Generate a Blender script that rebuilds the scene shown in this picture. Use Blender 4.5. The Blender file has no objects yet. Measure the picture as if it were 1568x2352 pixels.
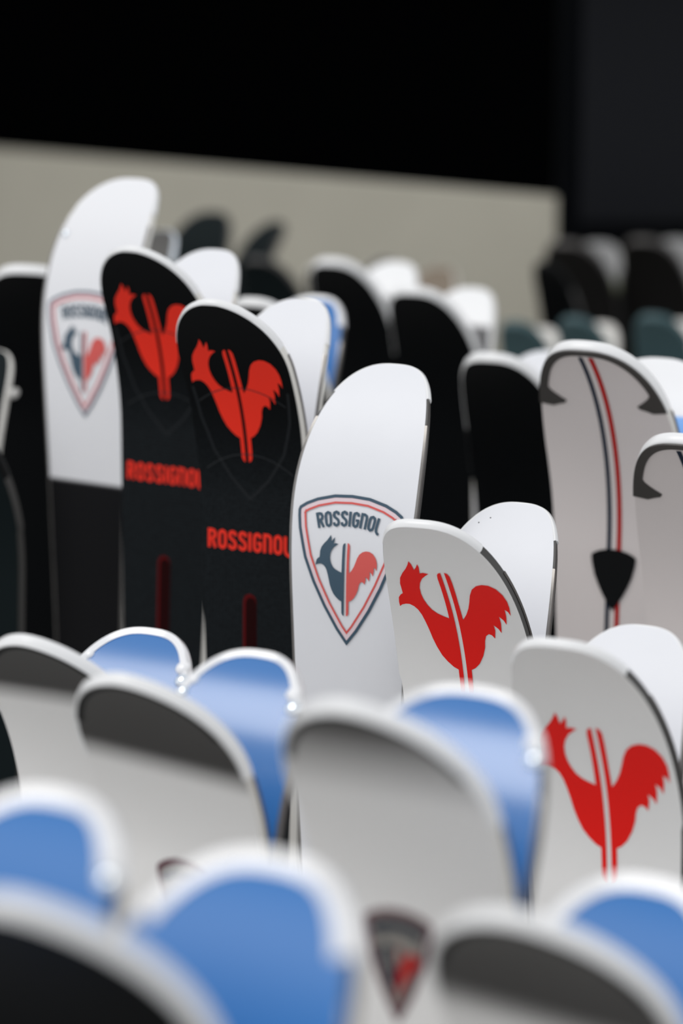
import bpy, bmesh, math
from mathutils import Vector, Matrix

# ------------------------------------------------------------------ camera
PITCH = math.radians(11.0)
FPX = 6533.0                                   # focal length in pixels of a 1568 px wide frame
CAM_Z = 1.75
FOCUS = 2.18
scene = bpy.context.scene
C = scene.collection
cam_data = bpy.data.cameras.new('camera')
cam = bpy.data.objects.new('camera', cam_data)
C.objects.link(cam)
cam_data.sensor_fit = 'HORIZONTAL'
cam_data.sensor_width = 24.0
cam_data.lens = FPX / 1568.0 * 24.0            # 100 mm
cam.location = (0, 0, CAM_Z)
cam.rotation_euler = (math.radians(90) - PITCH, 0, 0)
cam_data.dof.use_dof = True
cam_data.dof.focus_distance = FOCUS
cam_data.dof.aperture_fstop = 3.2
cam_data.dof.aperture_blades = 0
cam_data.clip_start = 0.05
scene.camera = cam

# ------------------------------------------------------------------ overcast sky, veiled sun, exposure
world = bpy.data.worlds.new('overcast_sky')
scene.world = world
world.use_nodes = True
wn, wl = world.node_tree.nodes, world.node_tree.links
bg = wn['Background']
tc = wn.new('ShaderNodeTexCoord')
sx = wn.new('ShaderNodeSeparateXYZ')
mr = wn.new('ShaderNodeMapRange')
mr.inputs['From Min'].default_value = 0.0
mr.inputs['From Max'].default_value = 1.0
mr.inputs['To Min'].default_value = 1.12
mr.inputs['To Max'].default_value = 0.80
mx = wn.new('ShaderNodeMix')
mx.data_type = 'RGBA'
mx.blend_type = 'MULTIPLY'
mx.inputs[0].default_value = 1.0
mx.inputs[6].default_value = (0.95, 0.97, 1.0, 1)
wl.new(tc.outputs['Generated'], sx.inputs[0])
wl.new(sx.outputs['Z'], mr.inputs['Value'])
wl.new(mr.outputs['Result'], mx.inputs[7])
wl.new(mx.outputs[2], bg.inputs['Color'])
bg.inputs['Strength'].default_value = 1.0

sun_data = bpy.data.lights.new('veiled_sun', 'SUN')
sun_data.energy = 0.85
sun_data.angle = math.radians(26)
sun_data.color = (1.0, 0.975, 0.94)
sun = bpy.data.objects.new('veiled_sun', sun_data)
C.objects.link(sun)
SUN_EL, SUN_AZ = math.radians(56), math.radians(-102)   # azimuth from +Y, clockwise seen from above
sd = Vector((math.sin(SUN_AZ) * math.cos(SUN_EL), math.cos(SUN_AZ) * math.cos(SUN_EL), math.sin(SUN_EL)))
sun.rotation_euler = sd.to_track_quat('Z', 'Y').to_euler()

vs = scene.view_settings
vs.view_transform = 'Standard'
vs.look = 'None'
vs.gamma = 1.0
vs.use_curve_mapping = False
vs.exposure = 0.0

# ------------------------------------------------------------------ helpers
FWD = Vector((0, math.cos(PITCH), -math.sin(PITCH)))
UPV = Vector((0, math.sin(PITCH), math.cos(PITCH)))
CAMP = Vector((0, 0, CAM_Z))


def ray(px, py):
    return FWD + Vector((1, 0, 0)) * ((px - 784) / FPX) - UPV * ((py - 1176) / FPX)


def P(px, py, d):
    return CAMP + ray(px, py) * d


def srgb(r, g, b):
    def f(c):
        c /= 255.0
        return c / 12.92 if c <= 0.04045 else ((c + 0.055) / 1.055) ** 2.4
    return (f(r), f(g), f(b), 1.0)


def link(name, bm, mat, parent=None, sharp=0.7):
    bmesh.ops.recalc_face_normals(bm, faces=bm.faces)
    for f in bm.faces:
        f.smooth = True
    for e in bm.edges:
        if len(e.link_faces) == 2 and e.calc_face_angle(0) > sharp:
            e.smooth = False
    me = bpy.data.meshes.new(name)
    bm.to_mesh(me)
    bm.free()
    o = bpy.data.objects.new(name, me)
    C.objects.link(o)
    if mat:
        me.materials.append(mat)
    if parent:
        o.parent = parent
    return o


def tag(o, label=None, cat=None, group=None, kind=None):
    if label:
        o['label'] = label
    if cat:
        o['category'] = cat
    if group:
        o['group'] = group
    if kind:
        o['kind'] = kind
    return o


# ------------------------------------------------------------------ materials
MATS = {}


def mat(name, col, rough=0.4, metal=0.0, spec=0.5, coat=0.0, noise=0.0, nscale=60.0, bump=0.0):
    m = bpy.data.materials.new(name)
    m.use_nodes = True
    nt = m.node_tree
    b = nt.nodes['Principled BSDF']
    b.inputs['Base Color'].default_value = col
    b.inputs['Roughness'].default_value = rough
    b.inputs['Metallic'].default_value = metal
    b.inputs['Specular IOR Level'].default_value = spec
    b.inputs['Coat Weight'].default_value = coat
    b.inputs['Coat Roughness'].default_value = 0.12
    if noise > 0 or bump > 0:
        t = nt.nodes.new('ShaderNodeTexCoord')
        n = nt.nodes.new('ShaderNodeTexNoise')
        n.inputs['Scale'].default_value = nscale
        n.inputs['Detail'].default_value = 5
        nt.links.new(t.outputs['Object'], n.inputs['Vector'])
        if noise > 0:
            hs = nt.nodes.new('ShaderNodeHueSaturation')
            hs.inputs['Color'].default_value = col
            r = nt.nodes.new('ShaderNodeMapRange')
            r.inputs['To Min'].default_value = 1 - noise
            r.inputs['To Max'].default_value = 1 + noise
            nt.links.new(n.outputs['Fac'], r.inputs['Value'])
            nt.links.new(r.outputs['Result'], hs.inputs['Value'])
            nt.links.new(hs.outputs['Color'], b.inputs['Base Color'])
        if bump > 0:
            bp = nt.nodes.new('ShaderNodeBump')
            bp.inputs['Strength'].default_value = bump
            bp.inputs['Distance'].default_value = 0.002
            nt.links.new(n.outputs['Fac'], bp.inputs['Height'])
            nt.links.new(bp.outputs['Normal'], b.inputs['Normal'])
    MATS[name] = m
    return m


def ramp_mat(name, stops, rough=0.35, spec=0.5, coat=0.0, slant=0.0, interp='LINEAR'):
    """Printed colour bands along the ski: stops are (distance from the tip in metres, colour)."""
    m = mat(name, stops[0][1], rough, 0, spec, coat)
    nt = m.node_tree
    b = nt.nodes['Principled BSDF']
    a = nt.nodes.new('ShaderNodeAttribute')
    a.attribute_name = 'us'
    s = nt.nodes.new('ShaderNodeSeparateXYZ')
    nt.links.new(a.outputs['Vector'], s.inputs[0])
    ma = nt.nodes.new('ShaderNodeMath')
    ma.operation = 'MULTIPLY_ADD'
    ma.inputs[1].default_value = slant
    nt.links.new(s.outputs['X'], ma.inputs[0])
    nt.links.new(s.outputs['Y'], ma.inputs[2])
    SM = 0.5
    mu = nt.nodes.new('ShaderNodeMath')
    mu.operation = 'DIVIDE'
    mu.inputs[1].default_value = SM
    nt.links.new(ma.outputs[0], mu.inputs[0])
    cr = nt.nodes.new('ShaderNodeValToRGB')
    cr.color_ramp.interpolation = interp
    els = cr.color_ramp.elements
    els[0].position, els[0].color = stops[0][0] / SM, stops[0][1]
    els[1].position, els[1].color = stops[-1][0] / SM, stops[-1][1]
    for p, c in stops[1:-1]:
        e = els.new(p / SM)
        e.color = c
    nt.links.new(mu.outputs[0], cr.inputs['Fac'])
    nt.links.new(cr.outputs['Color'], b.inputs['Base Color'])
    return m


def honeycomb_mat(name, lo, hi, rough, scale):
    m = mat(name, lo, rough, 0, 0.07, 0.0)
    nt = m.node_tree
    b = nt.nodes['Principled BSDF']
    a = nt.nodes.new('ShaderNodeAttribute')
    a.attribute_name = 'us'
    v = nt.nodes.new('ShaderNodeTexVoronoi')
    v.inputs['Scale'].default_value = scale
    v.inputs['Randomness'].default_value = 0.25
    nt.links.new(a.outputs['Vector'], v.inputs['Vector'])
    r = nt.nodes.new('ShaderNodeMapRange')
    r.inputs['From Min'].default_value = 0.30
    r.inputs['From Max'].default_value = 0.42
    nt.links.new(v.outputs['Distance'], r.inputs['Value'])
    s = nt.nodes.new('ShaderNodeSeparateXYZ')
    nt.links.new(a.outputs['Vector'], s.inputs[0])
    r2 = nt.nodes.new('ShaderNodeMapRange')
    r2.inputs['From Min'].default_value = 0.105
    r2.inputs['From Max'].default_value = 0.20
    nt.links.new(s.outputs['Y'], r2.inputs['Value'])
    mu = nt.nodes.new('ShaderNodeMath')
    mu.operation = 'MULTIPLY'
    nt.links.new(r.outputs['Result'], mu.inputs[0])
    nt.links.new(r2.outputs['Result'], mu.inputs[1])
    mixn = nt.nodes.new('ShaderNodeMix')
    mixn.data_type = 'RGBA'
    mixn.inputs[6].default_value = lo
    mixn.inputs[7].default_value = hi
    nt.links.new(mu.outputs[0], mixn.inputs[0])
    nt.links.new(mixn.outputs[2], b.inputs['Base Color'])
    return m


WHITE = (0.80, 0.80, 0.81, 1)
WARM = (0.74, 0.73, 0.71, 1)
mat('white_base', (0.765, 0.77, 0.80, 1), 0.48, noise=0.02, nscale=30)
mat('white_top', (0.86, 0.85, 0.835, 1), 0.42, noise=0.02, nscale=30)
mat('white_plastic', (0.82, 0.82, 0.82, 1), 0.28)
mat('clear_white_plastic', (0.86, 0.86, 0.87, 1), 0.12, coat=0.5)
mat('cream_sidewall', (0.76, 0.74, 0.69, 1), 0.45)
mat('dark_sidewall', (0.03, 0.028, 0.026, 1), 0.4)
mat('black_plastic', (0.004, 0.0045, 0.005, 1), 0.4, spec=0.1)
mat('steel', (0.22, 0.21, 0.20, 1), 0.32, metal=1.0, noise=0.3, nscale=80)
mat('dark_steel', (0.10, 0.09, 0.085, 1), 0.35, metal=1.0)
mat('stud_metal', (0.75, 0.80, 0.85, 1), 0.12, metal=1.0)
honeycomb_mat('black_honeycomb_top', (0.0018, 0.0024, 0.003, 1), (0.010, 0.013, 0.015, 1), 0.34, 310.0)
mat('black_top', (0.002, 0.0025, 0.003, 1), 0.42, spec=0.05)
mat('dark_base', (0.012, 0.012, 0.013, 1), 0.45)
mat('dark_brown_top', (0.007, 0.0065, 0.006, 1), 0.5, spec=0.1)
mat('teal_top', (0.036, 0.082, 0.092, 1), 0.55)
mat('dark_teal_top', (0.005, 0.009, 0.010, 1), 0.6, spec=0.06)
mat('brown_top', (0.16, 0.12, 0.08, 1), 0.5)
mat('grey_brown_base', (0.045, 0.042, 0.038, 1), 0.5)
mat('grey_plastic', (0.42, 0.41, 0.39, 1), 0.4)
mat('light_plastic', (0.66, 0.64, 0.60, 1), 0.4)
mat('hook_guard', (0.035, 0.031, 0.028, 1), 0.42)
mat('rose_top', (0.70, 0.645, 0.63, 1), 0.45)
mat('red_print', srgb(240, 18, 8), 0.45, spec=0.3)
mat('hot_red_print', srgb(240, 42, 18), 0.4, spec=0.3)
mat('soft_red_print', srgb(214, 84, 78), 0.4)
mat('navy_print', srgb(52, 78, 96), 0.4)
mat('pink_print', srgb(226, 205, 210), 0.4)
mat('stripe_navy', srgb(14, 32, 52), 0.5, spec=0.15)
mat('stripe_red', srgb(176, 22, 18), 0.5, spec=0.15)
mat('grey_line', (0.012, 0.014, 0.016, 1), 0.5, spec=0.1)
mat('fine_grey_line', (0.03, 0.033, 0.036, 1), 0.5, spec=0.1)
mat('burgundy_print', srgb(92, 48, 60), 0.4)
mat('ash_print', srgb(128, 124, 118), 0.4)
mat('dark_red_groove', (0.014, 0.0008, 0.001, 1), 0.5, spec=0.05)
mat('red_groove_edge', (0.09, 0.004, 0.005, 1), 0.5, spec=0.05)
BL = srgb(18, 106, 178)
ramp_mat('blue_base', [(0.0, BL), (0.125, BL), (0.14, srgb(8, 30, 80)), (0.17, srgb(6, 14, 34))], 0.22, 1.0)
ramp_mat('blue_base_plain', [(0.0, BL), (0.3, BL)], 0.42, 0.5)
DK = (0.030, 0.0275, 0.026, 1)
GR = (0.82, 0.805, 0.785, 1)
ramp_mat('fade_top', [(0.0, DK), (0.05, DK), (0.072, GR), (0.3, GR)], 0.38)
ramp_mat('fade_top_wide', [(0.0, DK), (0.072, DK), (0.094, GR), (0.3, GR)], 0.38, slant=-0.13)
ramp_mat('fade_top_narrow', [(0.0, DK), (0.016, DK), (0.075, GR), (0.3, GR)], 0.38)
ramp_mat('white_over_black', [(0.0, (0.8, 0.8, 0.82, 1)), (0.3175, (0.8, 0.8, 0.82, 1)), (0.3185, (0.004, 0.004, 0.005, 1)), (0.45, (0.004, 0.004, 0.005, 1))], 0.42, 0.12)
ramp_mat('white_over_blue', [(0.0, (0.84, 0.84, 0.85, 1)), (0.064, (0.84, 0.84, 0.85, 1)), (0.066, srgb(110, 168, 235)), (0.3, srgb(110, 168, 235))], 0.38)
ramp_mat('grey_over_green', [(0.0, (0.20, 0.20, 0.20, 1)), (0.07, (0.20, 0.20, 0.20, 1)), (0.10, (0.10, 0.13, 0.012, 1)), (0.3, (0.10, 0.13, 0.012, 1))], 0.5)

# ------------------------------------------------------------------ the setting
def box_from(name, pts, z0, z1, m, kind='structure'):
    """pts: four ground corners, prism between z0 and z1."""
    bm = bmesh.new()
    lo = [bm.verts.new((p[0], p[1], z0)) for p in pts]
    hi = [bm.verts.new((p[0], p[1], z1)) for p in pts]
    n = len(pts)
    bm.faces.new(lo)
    bm.faces.new(hi)
    for i in range(n):
        bm.faces.new((lo[i], lo[(i + 1) % n], hi[(i + 1) % n], hi[i]))
    o = link(name, bm, m, None, 0.3)
    if kind:
        o['kind'] = kind
    return o


ground_m = mat('pale_concrete', (0.34, 0.335, 0.325, 1), 0.9, spec=0.2, noise=0.15, nscale=14, bump=0.3)
box_from('floor', [(-14, -8), (14, -8), (14, 16), (-14, 16)], -0.1, 0.0, ground_m)
wall_m = mat('beige_render', srgb(170, 166, 153), 0.85, spec=0.2, noise=0.06, nscale=9, bump=0.2)
black_m = mat('black_cladding', (0.0014, 0.0018, 0.0024, 1), 0.9, spec=0.05)
panel_m = mat('charcoal_panel', (0.015, 0.016, 0.019, 1), 0.8, spec=0.1)
pL = P(0, 345, 6.07)
pR = P(1282, 455, 4.85)
wd = Vector((pR.x - pL.x, pR.y - pL.y, 0)).normalized()
wnrm = Vector((wd.y, -wd.x, 0))
if wnrm.y > 0:
    wnrm = -wnrm
a0 = Vector((pL.x, pL.y, 0)) - wd * 3.0
a1 = Vector((pR.x, pR.y, 0))
box_from('wall_back', [a0, a1, a1 - wnrm * 0.03, a0 - wnrm * 0.03], 0.0, (pL.z + pR.z) / 2, wall_m)
# dark pavilion behind and above the wall
box_from('wall_rear', [(-7, 9.5), (7, 9.5), (7, 9.7), (-7, 9.7)], 0.0, 5.0, black_m)
q0, q1 = P(1280, 500, 4.84), P(1332, 500, 4.84)
box_from('trim_1', [(q0.x, q0.y), (q1.x, q1.y), (q1.x, q1.y + 0.05), (q0.x, q0.y + 0.05)], 0.0, 2.6, black_m)
q0, q1 = P(1322, 500, 6.6), P(1900, 500, 6.6)
box_from('wall_side', [(q0.x, q0.y), (q1.x, q1.y), (q1.x, q1.y + 0.1), (q0.x, q0.y + 0.1)], 0.0, P(1400, -60, 6.6).z, panel_m)
q0, q1 = P(1300, 525, 6.4), P(1900, 525, 6.4)
box_from('trim_2', [(q0.x, q0.y), (q1.x, q1.y), (q1.x, q1.y + 0.1), (q0.x, q0.y + 0.1)], P(1400, 640, 6.4).z, P(1400, 520, 6.4).z, black_m)


box_from('unseen_shade_roof', [(-7, 6.1), (7, 6.1), (7, 9.7), (-7, 9.7)], 2.0, 2.15, black_m)  # unseen roof slab, added so the panel darkens towards its top

# ------------------------------------------------------------------ ski geometry
SIDECUT = [(0.07, 1.0), (0.13, 1.0), (0.15, 0.99), (0.20, 0.95), (0.30, 0.87), (0.45, 0.765), (0.70, 0.66), (0.95, 0.69), (1.3, 0.86), (2.2, 0.9)]


class Shape:
    """Flat pattern, side profile and thickness of one ski; maps (u, s, off) to a 3D point."""

    def __init__(self, W=0.11, nose=0.13, q=2.25, Lc=0.175, th=60.0, pw=1.4, tt=0.005, tb=0.009, L=1.5):
        self.W, self.nose, self.q, self.Lc, self.L = W, nose, q, Lc, L
        self.tt, self.tb = tt, tb
        n = 160
        th = math.radians(th)
        y = z = 0.0
        tab = [(0.0, 0.0, 0.0)]
        for i in range(n):
            a = th * ((i + 0.5) / n) ** pw
            y -= math.sin(a) * Lc / n
            z += math.cos(a) * Lc / n
            tab.append((y, z, th * ((i + 1) / n) ** pw))
        self.tab, self.n = tab, n
        self.zc = z                              # height gained by the curl
        self.H = (L - Lc) + z                    # standing height

    def w(self, s):
        if s < self.nose:
            x = max(s / self.nose, 0.0)
            g = (1 - (1 - x) ** 2) ** (1 / self.q)
            return max(0.0004, self.W / 2 * g)
        # sidecut starts where the nose ends
        s2 = max(s, 0.07)
        for (p, a), (p2, b) in zip(SIDECUT, SIDECUT[1:]):
            if s2 <= p2:
                return self.W / 2 * (a + (b - a) * (s2 - p) / (p2 - p))
        return self.W / 2 * 0.9

    def t(self, s):
        return self.tt + (self.tb - self.tt) * min(1.0, s / 0.30) + max(0, min(0.006, (s - 0.3) * 0.012))

    def prof(self, s):
        t = self.Lc - s
        if t <= 0:
            return 0.0, (self.L - s), 0.0
        f = t / self.Lc * self.n
        i = min(int(f), self.n - 1)
        k = f - i
        a, b = self.tab[i], self.tab[i + 1]
        return a[0] + (b[0] - a[0]) * k, (self.L - self.Lc) + a[1] + (b[1] - a[1]) * k, a[2] + (b[2] - a[2]) * k

    def M(self, u, s, off):
        """off is measured from the base surface towards the top sheet."""
        y, z, th = self.prof(s)
        return Vector((u, y - math.cos(th) * off, z - math.sin(th) * off))

    def ss(self, s0=0.0, s1=None):
        s1 = s1 or self.L
        out, x, step = [0.0], 0.0, 0.0004
        while x < 0.30:
            x += step
            step = min(0.0065, step * 1.35)
            if x < 0.298:
                out.append(x)
        out += [0.30, 0.36, 0.45, 0.6, 0.7, 0.8, 0.95, 1.15, 1.3]
        out = [v for v in out if s0 < v < s1 - 1e-4]
        return [s0] + out + [s1]


def add_us(o, data):
    at = o.data.attributes.new('us', 'FLOAT_VECTOR', 'POINT')
    for i, (u, s) in enumerate(data):
        at.data[i].vector = (u, s, 0)


def strip(sh, name, m, parent, fl, fr, o0, o1, s0=0.0, s1=None):
    """Closed slab: left/right borders fl(s), fr(s); between offsets o0(s) and o1(s)."""
    bm = bmesh.new()
    us, rows = [], []
    for s in sh.ss(s0, s1):
        l, r = fl(s), fr(s)
        row = []
        for (u, o) in ((l, o0(s)), (r, o0(s)), (r, o1(s)), (l, o1(s))):
            row.append(bm.verts.new(sh.M(u, s, o)))
            us.append((u, s))
        rows.append(row)
    for a, b in zip(rows, rows[1:]):
        for k in range(4):
            bm.faces.new((a[k], a[(k + 1) % 4], b[(k + 1) % 4], b[k]))
    bm.faces.new(rows[0])
    bm.faces.new(rows[-1])
    ob = link(name, bm, m, parent)
    add_us(ob, us)
    return ob


def outline(sh, sg, inset=0.0):
    pts = []
    n = 40
    for i in range(n + 1):
        s = sg * (1 - i / n) ** 2
        pts.append((-sh.w(s) if i < n else 0.0, s))
    pts = pts + [(-u, s) for u, s in reversed(pts[:-1])]
    # resample evenly
    d = [0.0]
    for a, b in zip(pts, pts[1:]):
        d.append(d[-1] + math.hypot(b[0] - a[0], b[1] - a[1]))
    N = 64
    out, j = [], 0
    for i in range(N + 1):
        t = d[-1] * i / N
        while j < len(d) - 2 and d[j + 1] < t:
            j += 1
        k = (t - d[j]) / max(1e-9, d[j + 1] - d[j])
        out.append((pts[j][0] + (pts[j + 1][0] - pts[j][0]) * k, pts[j][1] + (pts[j + 1][1] - pts[j][1]) * k))
    return out


def offs(pts, dist):
    """Offset an open polyline to its right-hand side (towards the ski's middle for an outline running left-tip-right)."""
    res = []
    n = len(pts)
    for i in range(n):
        a, b = pts[max(0, i - 1)], pts[min(n - 1, i + 1)]
        tx, ty = b[0] - a[0], b[1] - a[1]
        l = math.hypot(tx, ty) or 1
        res.append((pts[i][0] - ty / l * dist, pts[i][1] + tx / l * dist))
    return res


def tip_guard(sh, parent, m, sg=0.05, gt=0.0015, gb=0.004, pt=0.001, pb=0.0008, out=0.0006, name='tip_guard', flare=0.0):
    """Rounded protector that wraps the rim of the tip."""
    o = outline(sh, sg)
    po, pm = offs(o, -out * 0.3), offs(o, -out - 0.0008)
    n = len(o)
    bm = bmesh.new()
    rows = [None] * n
    oi_t, oi_b = offs(o, gt), offs(o, gb)
    for i in range(n):
        s = o[i][1]
        t = sh.t(s)
        row = [sh.M(oi_b[i][0], max(0, oi_b[i][1]), -pb * 0.4), sh.M((po[i][0] + oi_b[i][0] * 0.15) / 1.15, (po[i][1] + oi_b[i][1] * 0.15) / 1.15, -pb),
               sh.M(pm[i][0], pm[i][1], t * 0.25), sh.M(pm[i][0], pm[i][1], t * 0.75),
               sh.M(po[i][0], po[i][1], t + pt), sh.M(oi_t[i][0], max(0, oi_t[i][1]), t + pt * 0.7), sh.M(oi_t[i][0], max(0, oi_t[i][1]), t * 0.5)]
        rows[i] = [bm.verts.new(v) for v in row]
    k = len(rows[0])
    for a, b in zip(rows, rows[1:]):
        for j in range(k):
            bm.faces.new((a[j], a[(j + 1) % k], b[(j + 1) % k], b[j]))
    bm.faces.new(rows[0])
    bm.faces.new(rows[-1])
    return link(name, bm, m, parent, 1.1)


def stud(sh, parent, u, s, side, r, m):
    bm = bmesh.new()
    bmesh.ops.create_uvsphere(bm, u_segments=14, v_segments=8, radius=r)
    th = sh.prof(s)[2]
    base = sh.M(u, s, sh.t(s) + 0.0005 if side > 0 else -0.0005)
    for v in bm.verts:
        v.co.y *= 0.55
    bmesh.ops.transform(bm, matrix=Matrix.Translation(base) @ Matrix.Rotation(th, 4, 'X'), verts=bm.verts)
    return link('rivet', bm, m, parent, 2.0)


# ------------------------------------------------------------------ printed graphics: flat prints bent onto the ski
class Decal:
    def __init__(self, sh, side, s0, uc=0.0, off=0.0011):
        self.sh, self.side, self.s0, self.uc, self.off = sh, side, s0, uc, off

    def map(self, x, y, lift=0.0):
        s = self.s0 - y
        u = self.uc + x
        if self.side < 0:
            return self.sh.M(-u, s, -self.off - lift)
        return self.sh.M(u, s, self.sh.t(s) + self.off - 0.0001 + lift)

    def poly(self, polys, name, m, parent, lift=0.0):
        bm = bmesh.new()
        for pts in polys:
            bm.faces.new([bm.verts.new((x, y, 0)) for x, y in pts])
        ys = [v.co.y for v in bm.verts]
        y = min(ys) + 0.004
        while y < max(ys):
            bmesh.ops.bisect_plane(bm, geom=bm.verts[:] + bm.edges[:] + bm.faces[:], plane_co=(0, y, 0), plane_no=(0, 1, 0))
            y += 0.004
        bmesh.ops.triangulate(bm, faces=bm.faces[:])
        for v in bm.verts:
            v.co = self.map(v.co.x, v.co.y, lift)
        return link(name, bm, m, parent)

    def strokes(self, lines, hw, name, m, parent, lift=0.0, warp=None):
        """Ribbons of half width hw; a line whose first and last point agree is closed."""
        bm = bmesh.new()
        for ln in lines:
            closed = math.hypot(ln[0][0] - ln[-1][0], ln[0][1] - ln[-1][1]) < 1e-7
            pts = resample(ln, 0.003)
            if closed:
                pts = pts[:-1]
            n = len(pts)
            L, R = [], []
            for i in range(n):
                if closed:
                    a, b = pts[i - 1], pts[(i + 1) % n]
                else:
                    a, b = pts[max(0, i - 1)], pts[min(n - 1, i + 1)]
                p = pts[i]
                d1 = norm2(p[0] - a[0], p[1] - a[1]) if a != p else norm2(b[0] - p[0], b[1] - p[1])
                d2 = norm2(b[0] - p[0], b[1] - p[1]) if b != p else d1
                tx, ty = norm2(d1[0] + d2[0], d1[1] + d2[1])
                c = max(0.45, tx * d1[0] + ty * d1[1])
                h = hw / c
                L.append((p[0] - ty * h, p[1] + tx * h))
                R.append((p[0] + ty * h, p[1] - tx * h))
            wf = warp or (lambda x, y: (x, y))
            vl = [bm.verts.new(self.map(*wf(*q), lift)) for q in L]
            vr = [bm.verts.new(self.map(*wf(*q), lift)) for q in R]
            for i in range(n if closed else n - 1):
                j = (i + 1) % n
                bm.faces.new((vl[i], vr[i], vr[j], vl[j]))
        return link(name, bm, m, parent)


def norm2(x, y):
    l = math.hypot(x, y) or 1.0
    return x / l, y / l


def resample(ln, step):
    out = [ln[0]]
    for a, b in zip(ln, ln[1:]):
        d = math.hypot(b[0] - a[0], b[1] - a[1])
        k = max(1, int(math.ceil(d / step)))
        for i in range(1, k + 1):
            out.append((a[0] + (b[0] - a[0]) * i / k, a[1] + (b[1] - a[1]) * i / k))
    return out


def smooth(pts, closed=False, it=2):
    for _ in range(it):
        q = []
        n = len(pts)
        rng = range(n) if closed else range(n - 1)
        if not closed:
            q.append(pts[0])
        for i in rng:
            a, b = pts[i], pts[(i + 1) % n]
            q.append((a[0] * .75 + b[0] * .25, a[1] * .75 + b[1] * .25))
            q.append((a[0] * .25 + b[0] * .75, a[1] * .25 + b[1] * .75))
        if not closed:
            q.append(pts[-1])
        pts = q
    return pts


ROOSTER_L = [(400, 45), (415, 100), (420, 195), (460, 150), (495, 95), (497, 150), (475, 250), (520, 240), (585, 258), (540, 285), (480, 330), (430, 400),
             (400, 480), (392, 570), (402, 650), (430, 730), (470, 800), (530, 855), (600, 895), (665, 925), (672, 700), (682, 330), (692, 275), (712, 248),
             (745, 238), (735, 500), (725, 1000), (722, 1955), (692, 1930), (670, 1880), (668, 1605), (610, 1570), (540, 1500), (480, 1420), (430, 1310), (395, 1200),
             (370, 1080), (345, 970), (320, 870), (290, 800), (250, 750), (200, 718), (150, 715), (100, 725), (65, 750), (68, 690), (85, 620), (120, 580),
             (155, 560), (160, 480), (165, 410), (195, 320), (250, 245), (320, 170), (370, 100)]
ROOSTER_R = [(795, 235), (828, 252), (848, 300), (848, 400), (838, 700), (838, 930), (845, 940), (900, 870), (950, 780), (985, 690), (1020, 590), (1070, 500),
             (1140, 445), (1220, 425), (1300, 437), (1380, 490), (1440, 580), (1470, 680), (1475, 770), (1465, 885), (1445, 830), (1408, 795), (1405, 890),
             (1383, 1010), (1360, 950), (1312, 895), (1315, 990), (1297, 1125), (1270, 1070), (1215, 1015), (1222, 1090), (1200, 1200), (1170, 1155), (1130, 1138),
             (1090, 1165), (1065, 1230), (1050, 1320), (1010, 1430), (950, 1530), (890, 1585), (835, 1610), (832, 1890), (815, 1940), (775, 1958), (775, 1000), (785, 500)]


def rooster(h):
    """Two outlines in metres, h high, origin at the middle of the height on the bar axis."""
    k = h / 1913.0
    res = []
    for src in (ROOSTER_L, ROOSTER_R):
        o = []
        for x, y in src:
            xx = x - 750 - max(0, 1000 - y) * 0.022
            yy = y - 0.105 * (x - 750)
            o.append((xx / 0.883 * k, -(yy - 1001) * k))
        res.append(o)
    return res


GLYPH = {
    'R': [[(.06, 0), (.06, .95), (.22, .95), (.34, .90), (.40, .74), (.35, .57), (.22, .50), (.10, .50)], [(.22, .50), (.41, 0)]],
    'O': [[(.06, .72), (.06, .28), (.10, .12), (.23, .05), (.36, .12), (.40, .28), (.40, .72), (.36, .88), (.23, .95), (.10, .88), (.06, .72)]],
    'S': [[(.40, .74), (.36, .89), (.23, .95), (.10, .89), (.06, .74), (.11, .61), (.23, .52), (.35, .42), (.40, .27), (.36, .12), (.23, .05), (.09, .11), (.05, .26)]],
    'I': [[(.06, 0), (.06, 1.0)]],
    'G': [[(.40, .74), (.36, .89), (.23, .95), (.10, .89), (.06, .72), (.06, .28), (.10, .12), (.23, .05), (.36, .12), (.40, .28), (.40, .47), (.23, .47)]],
    'n': [[(.06, 0), (.06, .95), (.24, .95), (.36, .88), (.40, .72), (.40, 0)]],
    'L': [[(.06, 1.0), (.06, .28), (.10, .10), (.20, .0), (.34, -.05)]],
}
WORD = 'ROSSIGnOL'


def lettering(h, aspect=1.0):
    x, out = 0.0, []
    for c in WORD:
        for ln in GLYPH[c]:
            out.append([((x + a) * h * aspect, b * h) for a, b in ln])
        x += 0.255 if c == 'I' else 0.575
    wd_ = (x - 0.12) * h * aspect
    return [[(a - wd_ / 2, b) for a, b in ln] for ln in out], wd_


SHIELD_HALF = [(0, 75), (250, 92), (490, 160), (640, 233), (730, 300), (745, 345), (740, 430), (718, 600), (621, 1011), (490, 1349), (331, 1683), (151, 1995), (0, 2205)]


def shield(h, inset=0.0):
    """Closed outline in metres; h = full height; origin at its middle."""
    kx, ky = h / 2130.0 * 1.11, h / 2130.0
    r = [(x * kx, -(y - 1140) * ky) for x, y in SHIELD_HALF]
    full = r + [(-x, y) for x, y in reversed(r[1:-1])]
    if inset:
        n = len(full)
        res = []
        for i in range(n):
            a, b = full[i - 1], full[(i + 1) % n]
            p = full[i]
            d1, d2 = norm2(p[0] - a[0], p[1] - a[1]), norm2(b[0] - p[0], b[1] - p[1])
            tx, ty = norm2(d1[0] + d2[0], d1[1] + d2[1])
            c = max(0.4, tx * d1[0] + ty * d1[1])
            res.append((p[0] + ty * inset / c, p[1] - tx * inset / c))
        full = res
    return full + [full[0]]


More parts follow.
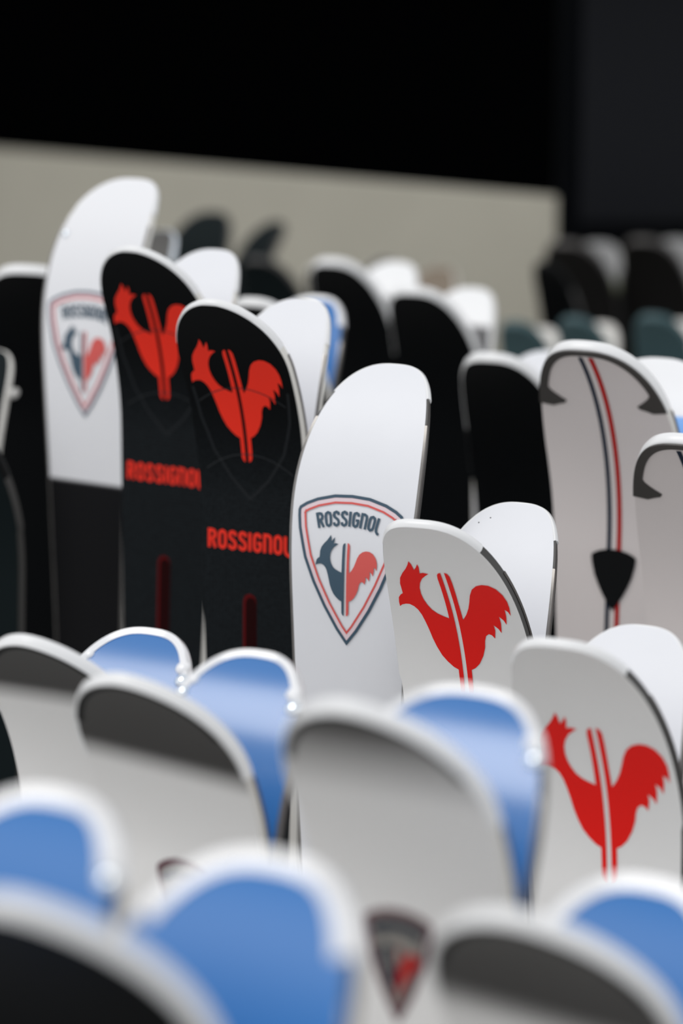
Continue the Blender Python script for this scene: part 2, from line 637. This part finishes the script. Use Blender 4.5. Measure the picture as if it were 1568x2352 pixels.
def shield_emblem(sh, root, side, s_mid, h=0.118, uc=0.0):
    d = Decal(sh, side, s_mid, uc)
    k = h / 0.118
    e = d.strokes([shield(h, 0.0011 * k)], 0.0012 * k, 'shield_emblem', MATS['navy_print'], root, 0.0002)
    e['label'] = 'shield emblem with rooster and lettering'
    d.strokes([shield(h, 0.0039 * k)], 0.0016 * k, 'pale_border', MATS['pink_print'], e)
    d.strokes([shield(h, 0.0062 * k)], 0.0008 * k, 'red_border', MATS['soft_red_print'], e, 0.0002)
    lines, wd_ = lettering(0.0117 * k, 0.98)
    R = 0.10 * k

    def arc(x, y):
        f = x / R
        return (R + y) * math.sin(f), (R + y) * math.cos(f) - R + 0.0345 * k
    d.strokes(lines, 0.0010 * k, 'lettering', MATS['navy_print'], e, 0.0002, arc)
    a, b = rooster(0.0640 * k)
    dy = -0.004 * k
    sh_ = lambda o: [(x - 0.0015 * k, y + dy) for x, y in o]
    d.poly([sh_(a)], 'rooster_front', MATS['navy_print'], e, 0.0002)
    d.poly([sh_(b)], 'rooster_tail', MATS['soft_red_print'], e, 0.0002)


def red_rooster(sh, root, s_mid, h=0.104, uc=0.0, m='red_print', xs=0.85):
    d = Decal(sh, 1, s_mid, uc)
    a, b = [[(x * xs, y) for x, y in o] for o in rooster(h)]
    d.poly([a, b], 'rooster_emblem', MATS[m], root)['label'] = 'red rooster emblem'


# ------------------------------------------------------------------ one ski
def ski(label, px, py, d=None, face='F', yaw=28.0, top='white_top', base='white_base', side='dark_sidewall', guard='white_plastic',
        plane=None, W=0.11, sg=0.05, gt=0.0012, gb=0.0015, pt=0.0006, pb=0.0006, roll=None, edge='steel', es=0.06, group=None, **kw):
    """A ski standing on its tail. (px, py) and d say where its tip is; face F shows the top sheet, R the base."""
    rz = -math.radians(yaw) if face == 'F' else math.pi - math.radians(yaw)
    nrm = Vector((-math.sin(math.radians(yaw)), -math.cos(math.radians(yaw)), 0))     # towards the viewer
    for k, vf, vr in (('th', 52.0, 60.0), ('pw', 1.05, 1.5), ('Lc', 0.215, 0.21), ('nose', 0.165, 0.127), ('q', 3.0, 2.7)):
        kw.setdefault(k, vf if face == 'F' else vr)
    if roll is None:
        roll = -0.5 if face == 'F' else -0.3
    rot = Matrix.Rotation(rz, 3, 'Z') @ Matrix.Rotation(math.radians(roll), 3, 'Y')
    sh = Shape(W=W, L=1.5, **kw)
    tip_y = sh.prof(0)[0]
    if d is None:                                # stand back to back with the ski in front of it
        r = ray(px, py)
        want = plane - 0.0016 + tip_y
        d = (want - CAMP.dot(nrm)) / r.dot(nrm)
    # py is the highest point of the outline as seen from the camera: find where the nose point then lies
    ap = P(px, py, d)
    best = None
    for sg_ in (-1, 1):
        for i in range(40):
            s_ = 0.10 * (i / 39) ** 2
            for of in (0.0, sh.t(s_)):
                q = ap + rot @ (sh.M(sg_ * sh.w(s_), s_, of) - sh.M(0, 0, 0))
                v = q - CAMP
                k = v.dot(FWD)
                X, Y = 784 + FPX * v.x / k, 1176 - FPX * v.dot(UPV) / k
                if best is None or Y < best[1]:
                    best = (X, Y)
    py = 2 * py - best[1]
    if plane is not None:
        r = ray(px, py)
        d = (plane - 0.0016 + tip_y - CAMP.dot(nrm)) / r.dot(nrm)
    ap = P(px, py, d)
    L = (ap.z - 0.002 - W / 2 * abs(math.sin(math.radians(roll)))) / math.cos(math.radians(roll)) - sh.zc + sh.Lc
    sh = Shape(W=W, L=L, **kw)
    foot = ap - rot @ Vector((0, tip_y, sh.H))
    root = bpy.data.objects.new('ski', None)
    C.objects.link(root)
    root.empty_display_size = 0.05
    root.location = (foot.x, foot.y, foot.z)
    root.rotation_euler = rot.to_euler()
    tag(root, label, 'ski', group or 'skis standing upright in rows')
    w = sh.w
    i1 = 0.0016
    strip(sh, 'sidewall', MATS[side], root, lambda s: -w(s), lambda s: w(s), lambda s: 0.0, lambda s: sh.t(s))
    strip(sh, 'top_sheet', MATS[top], root, lambda s: -max(.0003, w(s) - 0.0003), lambda s: max(.0003, w(s) - 0.0003), lambda s: sh.t(s) - 0.0004, lambda s: sh.t(s) + 0.0005, s0=0.0009)
    strip(sh, 'base', MATS[base], root, lambda s: -max(.0003, w(s) - i1), lambda s: max(.0003, w(s) - i1), lambda s: -0.0005, lambda s: 0.0004, s0=0.0013)
    if edge:
        for sg_ in (-1, 1):
            lo, hi = (lambda s: -w(s) - 0.0005, lambda s: -w(s) + i1) if sg_ < 0 else (lambda s: w(s) - i1, lambda s: w(s) + 0.0005)
            strip(sh, 'steel_edge', MATS[edge], root, lo, hi, lambda s: -0.0006, lambda s: 0.0020, s0=es)
    if guard:
        tip_guard(sh, root, MATS[guard], sg, gt, gb, pt, pb)
    pl = Vector((foot.x, foot.y, 0)).dot(nrm)
    return root, sh, pl


def pair(f, r):
    """Front ski (top sheet seen) and the ski whose base shows behind it."""
    a = ski(*f[0], face='F', **f[1])
    b = ski(*r[0], face='R', plane=a[2], **r[1])
    return a, b


# ------------------------------------------------------------------ row in focus
A = dict(side='cream_sidewall')
t, sh, pl = ski('white ski base with shield emblem over a black lower half, tallest, at far left', 312, 410, 2.79, face='R', yaw=35, W=0.112, nose=0.108, q=2.9,
                base='white_over_black', side='cream_sidewall', tb=0.015, edge='steel', sg=0.045)
shield_emblem(sh, t, -1, 0.192, 0.123)
stud(sh, t, 0.046, 0.075, -1, 0.004, MATS['stud_metal'])

blk = dict(top='black_honeycomb_top', side='cream_sidewall', W=0.105, tt=0.006, tb=0.014, th=46, pw=1.0, Lc=0.196, nose=0.075, q=1.9, roll=0.0, gt=0.0008, pt=0.0003)
for lab, fx, fy, d, ro, rl, rx, ry in (
        ('black ski with red rooster and red lettering beside the tall shield ski, farther of two', 304, 565, 2.50, (1.6, 0.356),
         'white ski base tip right behind the farther black rooster ski', 497, 573),
        ('black ski with red rooster and red lettering touching the large shield ski, nearer of two', 485, 687, 2.335, (0.0, 0.326),
         'white ski base tip right behind the nearer black rooster ski', 699, 686)):
    (t, sh, pl), (t2, sh2, pl2) = pair(((lab, fx, fy, d), dict(blk, roll=ro[0])), ((rl, rx, ry), dict(W=0.10, side='cream_sidewall', tb=0.012)))
    red_rooster(sh, t, 0.1025, 0.124, -0.002, 'hot_red_print', 0.85)
    dc = Decal(sh, 1, 0.243)
    ln, _ = lettering(0.0160, 1.09)
    dc.strokes(ln, 0.0014, 'lettering', MATS['hot_red_print'], t)['label'] = 'red capital lettering'
    dv = Decal(sh, 1, 0.115)
    half = [(0.046, 0.02), (0.043, -0.01), (0.034, -0.04), (0.018, -0.065), (0.0, -0.083)]
    dv.strokes([half + [(-x, y) for x, y in reversed(half[:-1])]], 0.0013, 'chevron_line', MATS['grey_line'], t, -0.0003)
    for y0 in (0.022, -0.042):
        dv.strokes([[(x * 0.001, y0 - (x * 0.001) ** 2 * 9) for x in range(-42, 43, 6)]], 0.0004, 'arc_line', MATS['fine_grey_line'], t, 0.0003)
    dg = Decal(sh, 1, ro[1])
    rb = lambda w_, y1: [(-w_, -0.3), (w_, -0.3), (w_, y1 - w_), (w_ * .7, y1 - w_ * .3), (0, y1), (-w_ * .7, y1 - w_ * .3), (-w_, y1 - w_)]
    dg.poly([rb(0.0065, 0.046)], 'groove', MATS['red_groove_edge'], t, -0.0002)
    dg.poly([[(x + 0.0012, y) for x, y in rb(0.0050, 0.043)]], 'groove_bed', MATS['dark_red_groove'], t, 0.0002)

t, sh, pl = ski('large white ski base with a sharp shield emblem at the middle', 911, 836, 2.30, face='R', yaw=28, W=0.1115,
                base='white_base', side='dark_sidewall', sg=0.035)
shield_emblem(sh, t, -1, 0.183, 0.121, -0.0015)

wt = dict(top='white_top', side='dark_sidewall', W=0.117, tt=0.006, tb=0.009, nose=0.17, Lc=0.22, roll=-1.0, gt=0.0014, sg=0.030, edge='dark_steel')
(t, sh, pl), (t2, sh2, _) = pair((('white ski with a sharp red rooster emblem below the large shield ski', 964, 1193, 2.10), dict(wt)),
                                 (('white ski base tip with two tiny dark specks behind the sharp rooster ski', 1200, 1154), dict(W=0.108, sg=0.035)))
red_rooster(sh, t, 0.113, 0.134, 0.0, 'red_print', 0.84)
for u, s in ((0.020, 0.020), (0.028, 0.026)):
    stud(sh2, t2, u, s, -1, 0.0006, MATS['black_plastic'])
(t, sh, pl), (t2, sh2, _) = pair((('white ski with a red rooster emblem at the right border, nearest of its kind', 1279, 1465, 1.858), dict(wt)),
                                 (('white ski base tip at the right border behind the nearest rooster ski', 1484, 1435), dict(W=0.11, sg=0.035)))
red_rooster(sh, t, 0.147, 0.140, 0.003, 'red_print', 0.83)

# ------------------------------------------------------------------ row before it: dark-tipped skis and blue bases
fr = dict(side='light_plastic', tt=0.0075, tb=0.010, yaw=30, th=48, pw=0.68, Lc=0.16, nose=0.08, q=1.78, roll=-0.3, gt=0.0016, pt=0.0010, sg=0.085, guard='white_plastic', edge='dark_steel', es=0.09)
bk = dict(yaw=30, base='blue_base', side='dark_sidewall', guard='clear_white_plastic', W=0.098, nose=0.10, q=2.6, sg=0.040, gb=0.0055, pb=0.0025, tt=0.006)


def edge_band(sh, t):
    d = Decal(sh, 1, 0.0)
    o = [(u, -s_) for u, s_ in offs(outline(sh, 0.05), 0.0034)]
    d.strokes([o], 0.0022, 'edge_band', MATS['black_plastic'], t, -0.0002)


def blue_studs(t, sh, m='clear_white_plastic', r=0.0045):
    for sg_ in (-1, 1):
        for s in (0.030, 0.040):
            stud(sh, t, sg_ * (sh.w(s) - 0.004), s, -1, r * (1.25 if sg_ < 0 else 0.9), MATS['stud_metal'] if s > 0.035 else MATS[m])


def small_shield(sh, t, s_mid, h=0.064, uc=0.0):
    d = Decal(sh, 1, s_mid, uc)
    nar = lambda o: [(x * 0.82, y) for x, y in o]
    e = d.poly([nar(shield(h)[:-1])], 'shield_emblem', MATS['burgundy_print'], t)
    e['label'] = 'small dark shield emblem with rooster'
    d.poly([nar(shield(h, 0.004)[:-1])], 'inner_field', MATS['ash_print'], e, 0.0003)
    d.strokes([[(-0.0150, 0.0175), (-0.006, 0.0215), (0.006, 0.0215), (0.0150, 0.0175)]], 0.0026, 'name_band', MATS['stripe_navy'], e, 0.0006)
    a, b = rooster(0.033)
    d.poly([[(x * 0.9, y - 0.003) for x, y in a]], 'rooster_front', MATS['stripe_navy'], e, 0.0006)
    d.poly([[(x * 0.9, y - 0.003) for x, y in b]], 'rooster_tail', MATS['stripe_red'], e, 0.0006)


(t, sh, _), (t2, sh2, _) = pair((('pale ski with a streaky dark tip at the left border below the black-bottomed shield ski', 58, 1457, 1.90), dict(fr, top='fade_top', W=0.114)),
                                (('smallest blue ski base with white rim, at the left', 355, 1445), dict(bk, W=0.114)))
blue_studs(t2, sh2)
edge_band(sh, t)
(t, sh, _), (t2, sh2, _) = pair((('pale ski with a wide dark tip between two blue bases at the left', 279, 1545, 1.72), dict(fr, top='fade_top_wide', W=0.118)),
                                (('blue ski base with white rim left of the large shield ski', 604, 1496), dict(bk, W=0.109)))
blue_studs(t2, sh2)
edge_band(sh, t)
small_shield(sh, t, 0.190)
(t, sh, _), (t2, sh2, _) = pair((('pale ski with thin dark tip and small shield emblem at bottom middle', 797, 1605, 1.40), dict(fr, top='fade_top_narrow', W=0.117)),
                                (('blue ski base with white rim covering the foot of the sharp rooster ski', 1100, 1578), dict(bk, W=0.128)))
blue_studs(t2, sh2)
edge_band(sh, t)
small_shield(sh, t, 0.182, uc=-0.0075)

# ------------------------------------------------------------------ nearest row, far out of focus
bk2 = dict(bk, base='blue_base_plain', gb=0.009)
t2, sh2, _ = ski('blurred blue ski base with broad white rim at the left border', 150, 1812, 1.26, face='R', **dict(bk2, W=0.115))
blue_studs(t2, sh2)
(t, sh, _), (t2, sh2, _) = pair((('very blurred black ski tip with thick white rim in the bottom left corner', 34, 2050, 1.05), dict(fr, top='black_top', W=0.115)),
                                (('very blurred big blue ski base at the bottom left of the middle', 650, 1958), dict(bk2, W=0.122)))
(t, sh, _), (t2, sh2, _) = pair((('blurred pale ski with dark tip at the bottom right', 1180, 2085, 1.24), dict(fr, top='fade_top_wide', W=0.121)),
                                (('blurred blue ski base in the bottom right corner', 1505, 2012), dict(bk2, W=0.115)))
blue_studs(t2, sh2)
edge_band(sh, t)

# ------------------------------------------------------------------ row behind: black skis and rose skis
bb = dict(top='black_top', side='light_plastic', tt=0.010, tb=0.010, gt=0.0012, sg=0.11, guard='white_plastic', edge=None)
rw = dict(side='light_plastic', edge=None, sg=0.05, guard='white_plastic')
ramp_mat('white_over_grey', [(0.0, (0.86, 0.86, 0.86, 1)), (0.060, (0.86, 0.86, 0.86, 1)), (0.062, (0.05, 0.05, 0.055, 1)), (0.3, (0.05, 0.05, 0.055, 1))], 0.4)
pair((('black ski with white rim, leftmost of the black row behind the large shield ski', 762, 592, 3.55), dict(bb, W=0.11)),
     (('bright white ski base tip between two black skis', 915, 601), dict(rw, W=0.105, base='white_over_grey')))
pair((('black ski with white rim, second of the black row behind the large shield ski', 950, 658, 3.35), dict(bb, W=0.115)),
     (('bright white ski base tip over a grey field with cream borders', 1088, 660), dict(rw, W=0.105, base='white_over_grey', gb=0.006, sg=0.12)))
pair((('black ski with white rim directly left of the rose ski with stripes', 1128, 809, 2.85), dict(bb, W=0.115)),
     (('white ski base tip peeking out left of the rose ski with stripes', 1268, 806), dict(rw, W=0.11)))


def hook_guard(sh, root):
    """Dark protector round the tip whose ends turn inwards like hooks."""
    o = outline(sh, 0.078)
    n = len(o)
    inn = []
    for i in range(n):
        e = min(i, n - 1 - i) / n
        wd_ = 0.0065
        if e < 0.14:
            wd_ = 0.0065 + 0.020 * max(0, 1 - abs(e - 0.040) / 0.065) ** 1.4
        inn.append(wd_)
    bm = bmesh.new()
    rows = []
    for i in range(n):
        q = offs(o, inn[i])[i]
        qo = offs(o, -0.0012)[i]
        t_ = sh.t(o[i][1])
        rows.append([bm.verts.new(sh.M(q[0], max(0, q[1]), t_ + 0.0002)), bm.verts.new(sh.M(q[0], max(0, q[1]), t_ + 0.0016)),
                     bm.verts.new(sh.M(qo[0], qo[1], t_ + 0.0016)), bm.verts.new(sh.M(qo[0], qo[1], t_ + 0.0002))])
    for a, b in zip(rows, rows[1:]):
        for k in range(4):
            bm.faces.new((a[k], a[(k + 1) % 4], b[(k + 1) % 4], b[k]))
    bm.faces.new(rows[0])
    bm.faces.new(rows[-1])
    link('hook_guard', bm, MATS['hook_guard'], root)['label'] = 'dark grey hooked tip guard'


def rose_prints(sh, root):
    d = Decal(sh, 1, 0.0)
    d.strokes([[(-0.0050, -0.010), (-0.0050, -0.6)]], 0.0020, 'navy_stripe', MATS['stripe_navy'], root)
    d.strokes([[(0.0045, -0.010), (0.0045, -0.6)]], 0.0022, 'red_stripe', MATS['stripe_red'], root)
    d2 = Decal(sh, 1, 0.251)
    pts = shield(0.056)[:-1]
    d2.poly([[(x * 0.98, y) for x, y in pts]], 'black_shield', MATS['black_plastic'], root, 0.0008)


rs = dict(roll=0.7, top='rose_top', side='light_plastic', W=0.125, tt=0.010, tb=0.010, nose=0.13, q=2.6, gt=0.0005, pt=-0.0002, sg=0.078, guard='white_plastic', edge='dark_steel', es=0.084)
(t, sh, _), (t2, sh2, _) = pair((('rose ski with navy and red stripes, black shield and dark hooked tip guard', 1344, 782, 2.42), dict(rs)),
                                (('white ski base with light blue below it at the right border', 1522, 822), dict(rw, W=0.125, base='white_over_blue')))
hook_guard(sh, t)
rose_prints(sh, t)
t, sh, _ = ski('second rose ski with dark hooked tip guard, cut by the right border', 1572, 995, 2.27, face='F', **rs)
hook_guard(sh, t)
rose_prints(sh, t)

# skis between the rows, mostly hidden
pair((('ski with cream rim just showing above the nearer black rooster ski', 581, 683, 2.90), dict(bb, W=0.10)),
     (('blue ski base with white rim behind the two black rooster skis', 735, 682), dict(bk, yaw=28, base='blue_base_plain', W=0.105)))
ski('black ski with bright rim left of the tall shield ski', 66, 608, 2.95, face='F', **dict(bb, W=0.14, yaw=14, roll=1.0))
ski('dark teal ski body cut by the left border below the dark base with cream rim', -192, 890, 2.58, face='F', **dict(bb, W=0.11, top='dark_teal_top', guard='black_plastic', side='dark_sidewall'))
t, sh, _ = ski('dark ski base with cream rim cut by the left border', -14, 800, 2.85, face='R', **dict(rw, W=0.10, base='dark_teal_top', gb=0.006, sg=0.14, guard='light_plastic', side='dark_sidewall'))
stud(sh, t, -0.052, 0.055, -1, 0.006, MATS['grey_plastic'])
ski('grey brown ski base with a shiny rim above the farther black rooster ski', 380, 527, 3.3, face='R', **dict(rw, W=0.075, base='grey_brown_base', gb=0.009, guard='stud_metal'))

# ------------------------------------------------------------------ far rows, out of focus
far = dict(side='dark_sidewall', edge=None, guard='grey_plastic', tt=0.008, sg=0.06)
ski('dark blurred ski against the beige wall, tallest of the far ones', 492, 486, 4.5, face='R', **dict(far, base='dark_teal_top', guard='dark_sidewall', W=0.115))
ski('slim dark grey blurred ski against the beige wall', 640, 508, 4.6, face='R', **dict(far, base='dark_teal_top', guard='hook_guard', W=0.09, yaw=50))
ski('dark teal blurred ski under the two dark ones by the beige wall', 590, 590, 4.3, face='F', **dict(far, top='dark_teal_top', W=0.11, guard='dark_sidewall'))
ski('dark teal blurred ski left of the black row', 742, 606, 4.2, face='F', **dict(far, top='dark_teal_top', W=0.11, guard='light_plastic'))
ski('grey blurred ski peeking out over the bright white tip', 890, 594, 4.65, face='R', **dict(far, base='grey_brown_base', W=0.08, guard='grey_plastic'))
ski('brownish blurred ski tip against the beige wall', 1015, 612, 4.4, face='R', **dict(far, base='brown_top', W=0.10, guard='light_plastic'))
for lab, rlab, x, y, W_ in (('teal blurred ski right of the white tip with cream borders', 'pale blurred ski base right of the white tip with cream borders', 1182, 736, 0.088),
                            ('teal blurred ski above the rose ski with stripes', 'pale blurred ski base above the rose ski with stripes', 1318, 726, 0.088),
                            ('teal blurred ski at the right border above the rose ski', 'pale blurred ski base at the right border above the light blue one', 1500, 720, 0.098)):
    pair(((lab, x, y, 4.0), dict(far, top='teal_top', W=W_, guard='teal_top', side='light_plastic', tt=0.010, tb=0.010)),
         ((rlab, x + 68, y + 16), dict(far, base='light_plastic', W=W_, guard='light_plastic')))
for lab, rlab, x, y in (('tall dark blurred ski before the black post', 'grey blurred ski base with green below, right of the black post', 1300, 552),
                        ('tall dark blurred ski at the far right', 'grey blurred ski base with green below, cut by the right border', 1478, 545)):
    pair(((lab, x, y, 4.6), dict(far, top='dark_brown_top', W=0.125, guard='hook_guard', tt=0.010)),
         ((rlab, x + 80, y + 4), dict(far, base='grey_over_green', W=0.12, guard='grey_plastic')))
ski('black blurred ski edge left of the black post', 1250, 600, 4.30, face='F', **dict(far, top='black_top', W=0.07, guard='black_plastic'))
